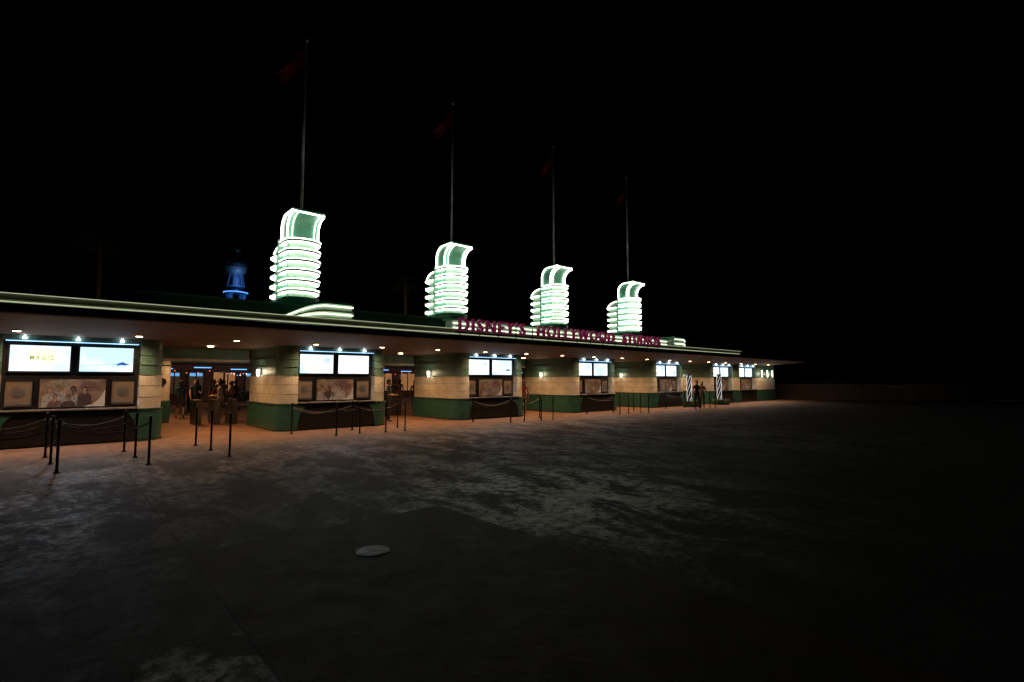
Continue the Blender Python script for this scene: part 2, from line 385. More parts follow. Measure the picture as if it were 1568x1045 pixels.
    for i in range(nu):
        for j in range(nv):
            if i>nu-4 and abs(j-(nv-1)/2)< (i-(nu-4))*.8: continue
            bm.faces.new([g[i][j],g[i+1][j],g[i+1][j+1],g[i][j+1]])
    finish(bm,'flag',FLAG,P,True)
    o=light('SPOT','flag_uplight',(0,-.8,8.4),24,(1,.9,.85),P,.05,30,.8)
    d=Vector((-.2,.0,14.))-Vector((0,-.8,8.4)); o.rotation_euler=d.to_track_quat('-Z','Y').to_euler()
for i in range(4): tower(6.9+7.23*i,20.6)

# ---------------------------------------------------------------- ticket booths
def notched(x0,x1,y0,y1,r,nx0,nx1,nd,grow=0):
    x0-=grow; x1+=grow; y0-=grow; y1+=grow; r+=grow
    p=arc(x0+r,y0+r,r,180,270,8)
    if nd: p+=[(nx0,y0),(nx0,y0+nd+grow),(nx1,y0+nd+grow),(nx1,y0)]
    p+=arc(x1-r,y0+r,r,270,360,8)+arc(x1-.3,y1-.3,.3,0,90,4)+arc(x0+.3,y1-.3,.3,90,180,4)
    return p
def booth(x0,idx,wend=None):
    K=empty('ticket_booth',(0,0,0)); x1=wend or x0+4.06; a=x0+.62; b=x0+3.46; y0=18.1; y1=21.9; r=.55; nd=.38
    bm=bmesh.new()
    add_prism(bm,notched(x0,x1,y0,y1,r,a,b,nd),.90,1.90,0)
    finish(bm,'cream_wall',CREAM,K)
    bm=bmesh.new(); add_prism(bm,notched(x0,x1,y0,y1,r,a,b,nd,-.02),1.90,2.93); finish(bm,'upper_wall',GREENU,K)
    bm=bmesh.new()
    for z in (1.885,2.18,2.45): add_prism(bm,notched(x0,x1,y0,y1,r,a,b,nd,.018),z,z+.035)
    finish(bm,'trim_bands',mat('trim_green',(.10,.19,.15),.35),K)
    bm=bmesh.new()
    for z in (1.24,1.57): add_prism(bm,notched(x0,x1,y0,y1,r,a,b,nd,.006),z,z+.012)
    finish(bm,'cream_joints',mat('joint_dark',(.2,.17,.13),.8),K)  # dark joint lines across the cream wall
    bm=bmesh.new(); add_prism(bm,notched(x0,x1,y0,y1,r,a,b,.10,.05),.0,.90); finish(bm,'green_base',GREENB,K)
    bm=bmesh.new(); add_prism(bm,notched(x0,x1,y0,y1,r,a,b,.14,.065),.86,.925); add_prism(bm,notched(x0,x1,y0,y1,r,a,b,.08,.07),.0,.07)
    finish(bm,'base_trim',mat('trim_dark_green',(.015,.05,.038),.3),K)
    bm=bmesh.new(); add_box(bm,a+.02,b-.02,y0-.03,y0+.06,.07,.84); finish(bm,'kick_panel',BLACK,K)
    for xx,s in ((b,-1),(a,1)):
        prof=[(0,.86),(0,.1)]+[(s*.38*(1-math.cos(t*math.pi/2/6)), .1+.76*math.sin(t*math.pi/2/6)) for t in range(7)]
        bm=bmesh.new(); A=[bm.verts.new((xx+p,y0-.055,q)) for p,q in prof]; C=[bm.verts.new((xx+p,y0+.0,q)) for p,q in prof]
        bm.faces.new(A); bm.faces.new(C)
        for i in range(len(prof)): 
            j=(i+1)%len(prof); 
            if (A[i].co-A[j].co).length>1e-4: bm.faces.new([A[i],A[j],C[j],C[i]])
        finish(bm,'bracket',GREENB,K)
    box('counter',a+.01,b-.01,y0-.10,y0+nd-.01,.925,.965,WOODC,K,.008)
    yb=y0+nd
    box('back_panel',a+.004,b-.004,yb-.05,yb+.02,.97,2.88,BLACK,K)
    box('header',a+.004,b-.004,y0+.06,yb-.052,2.76,2.895,GREENU,K)
    sx=[(a+.13,a+1.31),(a+1.51,a+2.69)]
    for j,(p,q) in enumerate(sx):
        box('screen_frame',p-.05,q+.05,yb-.13,yb-.055,1.92,2.70,DARK,K,.01)
        box('screen',p,q,yb-.137,yb-.128,1.97,2.64,SCR[(idx*2+j+ (1 if j else 0))%3],K)
    yl=yb-.145
    def decal(nm,pts,m):
        bm=bmesh.new(); vs=[bm.verts.new((x,yl,z)) for x,z in pts]; bm.faces.new(vs); finish(bm,nm,m,K)
    SW=mat('screen_blue_ink',(.02,.05,.3),.3,bump=0,emit=(.02,.10,.7),estr=.5)
    SG=mat('screen_olive_ink',(.1,.16,.04),.3,bump=0,emit=(.16,.26,.05),estr=.8)
    SY=mat('screen_pale_card',(.9,1,.8),.3,bump=0,emit=(.85,1.,.68),estr=1.05)
    p,q=sx[1]
    if idx in (0,2,4):
        decal('swoosh',[(p+.62,2.18),(p+.80,2.19),(p+.95,2.25),(p+1.0,2.21),(p+1.12,2.17),(p+1.0,2.15),(p+.88,2.16),(p+.78,2.11),(p+.84,2.17)],SW)
        decal('swoosh_tail',[(p+.02,2.13),(p+.65,2.165),(p+.65,2.175),(p+.02,2.138)],SW)
    p,q=sx[0]
    if idx==0:
        decal('card',[(p+.33,2.12),(p+.90,2.12),(p+.90,2.56),(p+.33,2.56)],SY)
        yl-=.004
        text_obj('MAGIC','screen_text',.48,.11,.003,SG,K,(p+.38,yl,2.27),1.4,.012)
        yl+=.004
    else:
        for r_ in range(2):
            for c_ in range(3):
                xx=p+.12+c_*.35; zz=2.06+r_*.28
                decal('tile',[(xx,zz),(xx+.24,zz),(xx+.24,zz+.18),(xx,zz+.18)],mat('tile_ink_%d'%((r_+c_)%3),(.5,.5,.5),.3,bump=0,emit=[(.55,.75,.9),(.9,.9,.72),(.62,.85,.85)][(r_+c_)%3],estr=1.05))
    bm=bmesh.new()
    for xx in (a+.4,a+1.45,a+2.4):
        add_cyl(bm,xx,y0-.02,2.80,2.83,.045,n=10)
        add_tube(bm,[(xx,y0-.02,2.83),(xx,y0+.02,2.88)],.02,6)
    finish(bm,'screen_lamps',LAMPC,K)
    tube('cool_strip',[(a+.05,y0+.04,2.745),(b-.05,y0+.04,2.745)],.008,mat('blue_strip',(.4,.7,1),.3,bump=0,emit=(.35,.65,1.),estr=2.5),K)
    o=light('SPOT','screen_light',(a+1.4,y0-.25,2.80),130 if idx in (0,6) else 70,COOL,K,.1,140,.8); o.rotation_euler=(math.radians(-28),0,0)
    for (p,q) in ((a+.06,a+.62),(b-.62,b-.06)):
        bm=bmesh.new()
        for (u0,u1,v0,v1) in ((p,q,1.02,1.05),(p,q,1.71,1.74),(p,p+.03,1.05,1.71),(q-.03,q,1.05,1.71)): add_box(bm,u0,u1,yb-.09,yb-.05,v0,v1)
        finish(bm,'window_frame',DARK,K)
        bm=bmesh.new(); add_box(bm,p+.03,q-.03,yb-.062,yb-.052,1.05,1.71); finish(bm,'window_interior',TELLER,K)
        bm=bmesh.new()
        c=((p+q)/2,1.42)
        for rr,yy,mi in ((.14,yb-.075,0),(.12,yb-.082,1)):
            ring=[bm.verts.new((c[0]+rr*math.cos(t*math.pi/12),yy,c[1]+rr*math.sin(t*math.pi/12))) for t in range(24)]
            f=bm.faces.new(ring); f.material_index=mi
        for s_ in range(4): add_box(bm,c[0]-.09,c[0]+.09,yb-.09,yb-.084,1.345+s_*.045,1.36+s_*.045,0)
        finish(bm,'speak_through',[STEEL,mat('grey_grille',(.12,.115,.11),.5)],K)
        box('ticket_shelf',p+.06,q-.06,yb-.16,yb-.092,1.13,1.15,STEEL,K)
    # poster: printed group photo with a pale diagonal corner
    p=a+.74; q=b-.74
    box('poster_frame',p-.025,q+.025,yb-.12,yb-.055,.985,1.78,DARK,K,.008)
    bm=bmesh.new(); vs=[bm.verts.new(v) for v in [(p,yb-.123,1.01),(q,yb-.123,1.01),(q,yb-.123,1.755),(p,yb-.123,1.755)]]; bm.faces.new(vs); finish(bm,'poster',POSTER,K)
    def pd(pts,m,o): 
        bm=bmesh.new(); bm.faces.new([bm.verts.new((x,yb-.123-o,max(1.012,min(1.75,z)))) for x,z in pts]); finish(bm,'poster_print',m,K)
    rd=random.Random(idx*7+20)
    def blob(cx,cz,rx,rz,m,o,rot=0.,jit=.1):
        pts=[]
        for t in range(18):
            an=t*math.pi/9; rr=1+rd.uniform(-jit,jit); u=rx*rr*math.cos(an); v=rz*rr*math.sin(an)
            pts.append((cx+u*math.cos(rot)-v*math.sin(rot),cz+u*math.sin(rot)+v*math.cos(rot)))
        pd(pts,m,o)
    blob(p+.35,1.6,.30,.13,POSTC[4],.0006,.2,.25); blob(q-.35,1.55,.25,.15,POSTC[2],.0007,-.3,.25)
    xs_=[.18,.42,.66,.88,.30,.56]; 
    for j in range(6):
        back=j<4
        cx=p+xs_[j]+rd.uniform(-.04,.04); cz=(1.50 if back else 1.27)+rd.uniform(-.06,.06); k=rd.uniform(.85,1.15)*(1. if back else .85); o=.0012+j*.0016; lean=rd.uniform(-.35,.35)
        cl=POSTC[rd.randrange(6)]
        pd([(cx-.17*k,1.015),(cx+.17*k,1.015),(cx+.155*k,cz-.19*k),(cx+.10*k,cz-.115*k),(cx,cz-.09*k),(cx-.11*k,cz-.12*k),(cx-.16*k,cz-.20*k)],cl,o)
        pd([(cx-.025*k,cz-.14*k),(cx+.025*k,cz-.14*k),(cx+.022*k,cz-.04*k),(cx-.022*k,cz-.04*k)],POSTS[(j+idx)%4],o+.0003)
        blob(cx+.012*lean,cz+.018*k,.058*k,.074*k,POSTH[rd.randrange(3)],o+.0006,lean,.16)
        blob(cx-.008,cz-.010*k,.040*k,.054*k,POSTS[(j+idx)%4],o+.0009,lean,.06)
    pd([(q-.46,1.01),(q,1.01),(q,1.48)]+[(q-.12,1.22),(q-.26,1.08)],POSTW,.0125)
    ys=20.3
    box('sconce_plate',x0-.035,x0+.0,ys-.06,ys+.06,1.86,2.14,STEEL,K)
    bm=bmesh.new(); add_cyl(bm,x0-.08,ys,1.88,2.12,.045,.055,12); finish(bm,'sconce_shade',SCONCE,K)
    light('POINT','sconce_light',(x0-.16,ys,2.05),9,(1.,.78,.5),K,.05)
for n_,x0 in enumerate([-1.73,5.55,12.85,20.13,27.43,34.73]): booth(x0,n_)
booth(-9.07,6)
booth(38.82,5,46.4)
e=empty('wall_lamp',(0,0,0)); bm=bmesh.new(); bms=bmesh.new()
for x in (43.3,44.4,45.4):
    add_box(bm,x-.05,x+.05,18.03,18.07,1.95,2.5); add_box(bms,x-.08,x+.08,18.045,18.1,1.9,2.55)
    light('POINT','lamp_glow',(x,17.85,2.2),5,(.9,1.,.8),e,.05)
finish(bm,'lenses',SCONCE,e); finish(bms,'plates',STEEL,e)
for n_ in range(-1,4):
    xa=2.35+7.3*n_; G=empty('gate_portal',(0,0,0))
    box('header_beam',xa+.02,xa+3.16,21.7,22.0,2.42,2.88,GREENU,G)
    box('header_trim',xa+.02,xa+3.16,21.66,21.7,2.42,2.5,CREAM,G)
    bm=bmesh.new(); add_cyl(bm,xa+.75,25.2,.9,2.9,.34,n=24,mi=0); add_cyl(bm,xa+.75,25.2,0,.9,.38,n=24,mi=1); add_cyl(bm,xa+.75,25.2,2.3,2.35,.36,n=24,mi=1)
    finish(bm,'inner_column',[CREAM,GREENB],G)
    bm=bmesh.new()
    add_cyl(bm,0,0,-.02,.02,.17,n=20); o=finish(bm,'round_sign',BLACK,G); o.rotation_euler=(math.radians(90),0,0); o.location=(xa+.75,24.84,1.65)
    for k_ in range(3):
        x=xa+1.70+k_*.62
        bm=bmesh.new(); add_box(bm,x-.10,x+.10,22.6,23.7,.0,.92); add_box(bm,x-.12,x+.12,22.55,23.75,.92,.97)
        bmesh.ops.bevel(bm,geom=bm.edges[:],offset=.02,segments=2,affect='EDGES')
        add_tube(bm,[(x+.1,23.1,.8),(x+.45,23.0,.78)],.018,8); add_tube(bm,[(x+.1,23.1,.8),(x+.3,23.0,.5)],.018,8)
        finish(bm,'turnstile',mat('turnstile_steel',(.10,.09,.08),.4,.7),G)

# ---------------------------------------------------------------- stanchions and ropes
ROPE=mat('rope_cord',(.10,.09,.09),.7)
POST=mat('post_black',(.02,.02,.022),.35,.5)
def stanchion(x,y):
    s=empty('queue_post',(x,y,0)); bm=bmesh.new()
    add_cyl(bm,0,0,.0,.018,.06,.055,20); add_cyl(bm,0,0,.018,.05,.04,.027,16); add_cyl(bm,0,0,.05,.93,.024,n=14); add_cyl(bm,0,0,.93,.95,.034,n=14); add_ball(bm,(0,0,.97),.032)
    add_cyl(bm,0,0,.85,.89,.032,n=14)
    finish(bm,'post',POST,s,False)
def rope(p,q,sag=.22):
    r=empty('queue_rope',(0,0,0)); pts=[]
    for i in range(17):
        t=i/16; pts.append((p[0]+(q[0]-p[0])*t,p[1]+(q[1]-p[1])*t,.87-sag*4*t*(1-t)))
    bm=bmesh.new(); add_tube(bm,pts,.014,8); finish(bm,'cord',ROPE,r,True)
for y,xo in ((13.0,.05),(14.4,-.05),(15.7,-.15)):
    xs=[-2.9+xo,-1.45+xo,0+xo,1.42+xo]
    for x in xs: stanchion(x,y)
    for i in range(3): rope((xs[i],y),(xs[i+1],y),.2)
    stanchion(2.95+xo,y+.15)
for i in range(4):
    o=7.3*i
    P=[(5.7+o,17.2),(6.62+o,15.85),(7.42+o,15.9),(8.27+o,15.75),(8.99+o,15.75)]
    for p in P: stanchion(*p)
    rope(P[0],P[1],.2); rope(P[1],P[2],.12)
    for p in ((7.7+o,17.1),(9.4+o,17.0)): stanchion(*p)
    rope((7.7+o,17.1),(5.7+o,17.2),.22); rope((7.7+o,17.1),(9.4+o,17.0),.22)

# ---------------------------------------------------------------- light columns with planters
LEAF=mat('grass_leaf',(.06,.12,.03),.6,nscale=9)
WL=mat('string_bulb',(1,1,1),.3,bump=0,emit=(.95,.95,1.),estr=1.6)
def grass(bm,cx,cy,r,h,n,z0=0,seed=1):
    rd=random.Random(seed)
    for i in range(n):
        a=rd.uniform(0,6.28); d=r*math.sqrt(rd.random()); x=cx+d*math.cos(a); y=cy+d*math.sin(a)
        t=rd.uniform(0,6.28); l=rd.uniform(.1,.3); hh=h*rd.uniform(.5,1.1); ww=.02
        u=Vector((math.cos(t+1.57)*ww,math.sin(t+1.57)*ww,0))
        p0=Vector((x,y,z0)); p1=p0+Vector((math.cos(t)*l*.4,math.sin(t)*l*.4,hh*.7)); p2=p0+Vector((math.cos(t)*l,math.sin(t)*l,hh))
        v=[bm.verts.new(k) for k in (p0-u,p0+u,p1+u,p1-u,p2)]
        bm.faces.new(v[:4]); bm.faces.new([v[3],v[2],v[4]])
for (x,y) in ((30.5,17.3),(34.7,17.4)):
    e=empty('light_column',(x,y,0)); bm=bmesh.new()
    add_cyl(bm,0,0,.0,2.05,.13,n=20); add_cyl(bm,0,0,2.05,2.12,.17,.15,20); add_cyl(bm,0,0,0,.3,.2,.17,20); finish(bm,'shaft',BLACK,e)
    bm=bmesh.new()
    for s in range(5):
        for j in range(30):
            t=j/29; a=s*2*math.pi/5+t*4.2; add_ball(bm,(.15*math.cos(a),.15*math.sin(a),.38+1.6*t),.015,u=6,v=4)
    finish(bm,'bulbs',WL,e)
    light('POINT','glow',(-.3,-.35,1.3),4,(.95,.95,1),e,.1)
    pl=empty('planter_grass',(x,y,0)); bm=bmesh.new(); grass(bm,.0,-.1,.55,.42,420,seed=int(x)); finish(bm,'blades',LEAF,pl)

# ---------------------------------------------------------------- people
SKINS=[mat('skin_%d'%i,c,.55,nscale=20,namt=.1,bump=0) for i,c in enumerate([(.50,.30,.22),(.35,.19,.12),(.16,.08,.05),(.55,.36,.28)])]
HAIRS=[mat('hair_%d'%i,c,.7,nscale=40) for i,c in enumerate([(.02,.012,.01),(.08,.04,.02),(.25,.16,.08),(.01,.01,.01)])]
SHIRTS=[mat('shirt_%d'%i,c,.85,nscale=25) for i,c in enumerate([(.35,.35,.35),(.04,.05,.09),(.25,.04,.04),(.04,.10,.16),(.02,.02,.02),(.16,.14,.10),(.25,.10,.12)])]
PANTS=[mat('pants_%d'%i,c,.85,nscale=25) for i,c in enumerate([(.03,.04,.08),(.02,.02,.02),(.14,.11,.08),(.07,.07,.08)])]
SHOE=mat('shoe_leather',(.06,.06,.06),.5)
EYE=mat('eye_dark',(.02,.02,.02),.2,bump=0); LIP=mat('lips',(.35,.12,.10),.5,bump=0)
def person(x,y,face,pose='stand',H=1.72,seed=0,shorts=False,longhair=False):
    rd=random.Random(seed); s=H/1.75
    st=.22 if pose=='walk' else .03
    V=[];E=[];Rr=[];Lb=[]
    def v(p,r): V.append(Vector(p)*s); Rr.append(r*s); return len(V)-1
    def e(a,b,l): E.append((a,b)); Lb.append(l)
    pel=v((0,0,.96),.135); wa=v((0,.01,1.10),.118); ch=v((0,.0,1.30),.135); sh=v((0,.01,1.42),.105); nk=v((0,.0,1.50),.052); hb=v((0,-.01,1.57),.05)
    e(pel,wa,'shirt'); e(wa,ch,'shirt'); e(ch,sh,'shirt'); e(sh,nk,'skin'); e(nk,hb,'skin')
    for sd in (-1,1):
        f=st*sd
        hp=v((.09*sd,0,.90),.095); kn=v((.10*sd,-f*.6-.02,.50),.058); an=v((.10*sd,-f*.9+(.12 if f<-.1 else 0),.10 if f>-.1 else .16),.040)
        to=v((.12*sd,-f*.9-.15+(.1 if f<-.1 else 0),.035),.036)
        e(pel,hp,'pants'); e(hp,kn,'pants'); e(kn,an,'skin' if shorts else 'pants'); e(an,to,'shoe')
        sj=v((.18*sd,.01,1.40),.058); bent=pose in('hold','phone') or (pose=='walk' and sd>0)
        el=v((.235*sd,.03+f*.5,1.13),.042)
        if bent: wr=v((.17*sd,-.22,1.12 if pose!='phone' else 1.25),.028)
        else: wr=v((.25*sd,-.03+f*.9,.88),.028)
        e(sh,sj,'shirt'); e(sj,el,'shirt' if seed%2 else 'sleeve'); e(el,wr,'skin')
        d=(V[wr]-V[el]).normalized(); pm=v(tuple((V[wr]+d*.07*s)/s),.030); e(wr,pm,'skin')
        side=d.cross(Vector((1,0,0))).normalized(); 
        for k_,ln in enumerate((.065,.078,.072,.055)):
            o=side*((k_-1.5)*.018*s)
            f1=v(tuple((V[pm]+d*ln*.5*s+o)/s),.0095); f2=v(tuple((V[pm]+d*ln*s+o+Vector((-sd*.015,-.01,0)))/s),.008); e(pm,f1,'skin'); e(f1,f2,'skin')
        th=v(tuple((V[wr]+d*.05*s-side*.045*s)/s),.010); e(wr,th,'skin')
    me=bpy.data.meshes.new('tmp'); me.from_pydata([tuple(p) for p in V],E,[]); o=bpy.data.objects.new('tmp',me); COL.objects.link(o)
    md=o.modifiers.new('s','SKIN'); 
    for i,sv in enumerate(me.skin_vertices[0].data): sv.radius=(Rr[i],Rr[i]*(.78 if i in(pel,wa,ch,sh) else 1)); sv.use_root=(i==0)
    md2=o.modifiers.new('ss','SUBSURF'); md2.levels=1; md2.render_levels=1
    bpy.context.view_layer.update()
    me2=bpy.data.meshes.new_from_object(o.evaluated_get(bpy.context.evaluated_depsgraph_get()))
    bpy.data.objects.remove(o)
    mats=[SKINS[seed%4],HAIRS[(seed//2)%4],SHIRTS[seed%7],PANTS[seed%4],SHOE,EYE,LIP]
    me2.materials.clear()
    for m_ in mats: me2.materials.append(m_)
    idx={'skin':0,'shirt':2,'sleeve':2,'pants':3,'shoe':4}
    for p in me2.polygons:
        c=p.center; best=9;bl='skin'
        for (a,b),l in zip(E,Lb):
            A=V[a];D=V[b]-A;t=max(0,min(1,(c-A).dot(D)/max(D.length_squared,1e-6))); d=(c-A-D*t).length-(Rr[a]*(1-t)+Rr[b]*t)
            if l=='sleeve' and t>.55: continue
            if d<best: best=d;bl=l
        if bl=='skin' and c.z>1.2*s and abs(c.x)<.14*s and c.z<1.455*s: bl='shirt'
        p.material_index=idx[bl]; p.use_smooth=True
    bm=bmesh.new(); bm.from_mesh(me2)
    hc=Vector((0,-.02,1.645))*s
    add_ball(bm,hc,.105*s,0,16,12,(.76,.92,1.12))
    add_ball(bm,hc+Vector((0,.018,.022))*s,.112*s,1,16,12,(.82,.92,1.06))
    if longhair: add_ball(bm,hc+Vector((0,.06,-.08))*s,.10*s,1,12,8,(.85,.5,1.4))
    for sd in (-1,1):
        add_ball(bm,hc+Vector((.03*sd,-.105,.005))*s,.011*s,5,8,6); add_ball(bm,hc+Vector((.08*sd,.0,-.005))*s,.022*s,0,8,6,(.4,.8,1.3))
    add_ball(bm,hc+Vector((0,-.115,-.02))*s,.014*s,0,8,6,(.8,1.1,1.6)); add_ball(bm,hc+Vector((0,-.100,-.055))*s,.018*s,6,8,6,(1.2,.5,.35))
    add_ball(bm,hc+Vector((0,-.022,-.025))*s,.098*s,0,16,12,(.76,.92,1.05))
    bm.to_mesh(me2); bm.free()
    for p in me2.polygons: p.use_smooth=True
    q=bpy.data.objects.new('person',me2); COL.objects.link(q); q.rotation_euler=(0,0,math.radians(face))
    zmin=min(v.co.z for v in me2.vertices); q.location=(x,y,.005-zmin)
    return q
ppl=[(10.4,19.6,60,'hold',1.75,1,False,False),(18.2,19.7,-60,'stand',1.7,2,False,True),(28.9,15.9,-30,'stand',1.7,4,False,False),(29.7,16.0,-60,'phone',1.62,5,False,True),
 (5.0,23.9,-120,'hold',1.72,7,True,False),
 (4.2,27.6,180,'walk',1.7,3,True,True),(4.9,28.5,10,'walk',1.78,8,False,False),(5.6,27.2,170,'stand',1.66,9,False,True),(5.9,29.6,200,'stand',1.75,10,False,False),
 (4.6,30.2,180,'walk',1.7,11,True,False),(6.3,31.5,30,'stand',1.74,12,False,True),(5.3,33.0,180,'walk',1.68,13,False,False),(7.0,33.4,0,'walk',1.8,14,True,False),
 (7.6,35.5,180,'stand',1.7,16,False,False),(6.4,36.5,190,'walk',1.75,17,False,True),(8.2,38,0,'walk',1.7,18,False,False),(5.6,35,180,'stand',1.7,24,False,False),(7.3,31.2,100,'walk',1.7,25,False,False),(6.6,29.0,-90,'walk',1.68,26,False,True),
 (14.3,26.4,180,'stand',1.7,19,False,False),(14.9,27.2,0,'hold',1.66,20,False,True),(16.0,29.2,160,'walk',1.72,21,True,False),(17.0,30.5,180,'stand',1.75,22,False,False),(15.2,25.6,150,'stand',1.7,23,False,True)]
for a in ppl: person(a[0],a[1],a[2],a[3],a[4],a[5],a[6],a[7])

# ---------------------------------------------------------------- street behind the gates
sh_=empty('shop_building',(0,0,0))
WALLS=mat('shop_wall',(.12,.06,.04),.7,nscale=2)
WINW=mat('shop_window_glow',(.4,.25,.12),.3,nscale=2.5,namt=.7,bump=0,emit=(1.,.45,.16),estr=.24)
WIND=mat('shop_window_dark',(.04,.03,.03),.2,bump=0,emit=(.5,.3,.15),estr=.06)
WINB=mat('shop_window_blue',(.1,.2,.4),.3,nscale=3,bump=0,emit=(.15,.5,1.),estr=.8)
box('walls',2,46,44,56,0,5.2,WALLS,sh_)
bm=bmesh.new(); bm2=bmesh.new(); bm3=bmesh.new(); bm4=bmesh.new(); rd=random.Random(3)
x=2.6
while x<45:
    w_=rd.uniform(.8,1.7); r_=rd.random()
    add_box(bm if r_<.5 else bm4,x,x+w_,43.93,43.98,.7,2.3)
    if r_>.6: add_box(bm2,x+.1,x+w_-.1,43.90,43.92,2.0,2.22)
    for k_ in range(3): add_box(bm3,x+w_*k_/2-.04,x+w_*k_/2+.04,43.86,43.89,.6,2.4)
    add_box(bm3,x-.05,x+w_+.05,43.85,43.95,.6,.7); add_box(bm3,x-.05,x+w_+.05,43.85,43.95,2.3,2.4)
    x+=w_+rd.uniform(.3,.9)
finish(bm,'windows_warm',WINW,sh_); finish(bm2,'window_signs',WINB,sh_); finish(bm3,'window_frames',DARK,sh_); finish(bm4,'windows_dark',WIND,sh_)
bm=bmesh.new(); add_box(bm,2,46,43.2,44,2.95,3.1); finish(bm,'awning',GREENB,sh_)
bm=bmesh.new()
for i in range(18): add_tube(bm,[(2.5+i*2.4,43.1,2.62-.1*(i%2)),(3.6+i*2.4,43.1,2.62-.1*(i%2))],.035,6)
finish(bm,'blue_neon',BLUEN,sh_)
bm=bmesh.new()
for i in range(60): add_ball(bm,(2.5+i*.72,42.9,2.3+.1*math.sin(i*1.7)),.04,u=6,v=4)
finish(bm,'festoon_bulbs',REDN,sh_)
text_obj('GIFTS','shop_sign',2.2,.4,.05,REDN,sh_,(8.2,43.1,3.4),1.2)
for x,c in ((6,(1,.5,.22)),(10,(1,.45,.2)),(14,(.3,.6,1)),(20,(1,.5,.25)),(27,(1,.5,.25)),(34,(1,.5,.25))):
    light('POINT','street_glow',(x,38,3.6),60,c,sh_,.2)
ct=empty('merchandise_cart',(9.2,37,0)); bm=bmesh.new()
add_box(bm,-1.2,1.2,-.6,.6,.35,1.0); add_box(bm,-1.35,1.35,-.75,.75,2.2,2.3)
for a_ in (-1.15,1.15):
    for b_ in (-.55,.55): add_box(bm,a_-.03,a_+.03,b_-.03,b_+.03,1.0,2.2)
finish(bm,'frame',GREENB,ct)
bm=bmesh.new()
for a_ in (-.8,.8):
    add_tube(bm,[(a_+.3*math.cos(i*math.pi/8),-.66,.33+.3*math.sin(i*math.pi/8)) for i in range(17)],.025,6)
    for i in range(4): add_tube(bm,[(a_+.3*math.cos(i*math.pi/4),-.66,.33+.3*math.sin(i*math.pi/4)),(a_-.3*math.cos(i*math.pi/4),-.66,.33-.3*math.sin(i*math.pi/4))],.012,6)
finish(bm,'wheels',DARK,ct)
for j,(c,e_) in enumerate((((1,.2,.1),REDN),((.2,.5,1),BLUEN),((1,.8,.4),NEOND))):
    bm=bmesh.new()
    for i in range(7): add_ball(bm,(-1.2+.17*j+i*.36,-.78,2.12-.1*(i%2)),.03,u=6,v=4)
    finish(bm,'bulbs_%d'%j,e_,ct)

# ---------------------------------------------------------------- globe tower
g=empty('globe_tower',(20.5,90,0)); BT=mat('blue_tower_paint',(.10,.20,.36),.45,nscale=.6)
bm=bmesh.new()
add_box(bm,-.9,.9,-.9,.9,0,13.2)
for sx_ in (-1,1):
    for sy_ in (-1,1): add_box(bm,sx_*.95-.25,sx_*.95+.25,sy_*.95-.25,sy_*.95+.25,0,15.6)
add_cyl(bm,0,0,15.4,15.7,1.7,n=28); add_cyl(bm,0,0,16.4,16.6,1.3,n=28); add_cyl(bm,0,0,15.7,18.2,.75,.55,20)
for a_ in range(6): add_tube(bm,[(1.2*math.cos(a_*1.047),1.2*math.sin(a_*1.047),16.6),(.9*math.cos(a_*1.047),.9*math.sin(a_*1.047),18.6)],.09,6)
finish(bm,'shaft',BT,g)
bm=bmesh.new(); add_ball(bm,(0,0,19.6),1.45,u=28,v=18); 
for a_ in range(3):
    add_tube(bm,[(1.5*math.cos(t*.2618),1.5*math.sin(t*.2618)*math.cos(a_),19.6+1.5*math.sin(t*.2618)*math.sin(a_)) for t in range(25)],.05,6)
finish(bm,'globe',mat('globe_paint',(.12,.14,.18),.4,nscale=1.),g,True)
bm=bmesh.new()
add_tube(bm,[(0,0,20.9),(0,0,21.6),(0,-.05,22.1)],[.22,.33,.2],10); add_ball(bm,(0,0,22.45),.38,u=14,v=10)
for s_ in (-1,1): add_ball(bm,(.36*s_,0,22.8),.2,u=12,v=8,sc=(1,.4,1)); add_tube(bm,[(.14*s_,0,21.3),(.2*s_,0,20.95)],.1,8)
add_tube(bm,[(.2,0,22.0),(.6,0,22.1),(.75,0,22.7)],.08,8); add_tube(bm,[(-.2,0,22.0),(-.55,0,21.7),(-.2,0,21.4)],.08,8)
finish(bm,'statue',mat('statue_paint',(.06,.06,.07),.5),g,True)
bm=bmesh.new()
for s_ in (-.5,0,.5): add_box(bm,s_-.05,s_+.05,-.98,-.93,8,13.2)
tpts=[(1.73*math.cos(t*.2618),1.73*math.sin(t*.2618),15.55) for t in range(25)]; add_tube(bm,tpts,.05,6)
finish(bm,'blue_lines',BLUEN,g)
for (x,y,z) in ((-3,-5,12),(4,-5,13)): light('POINT','blue_flood',(x,y,z),520,(.12,.42,1.),g,.2)
light('POINT','blue_flood',(0,-3,17.5),170,(.25,.5,1.),g,.2)

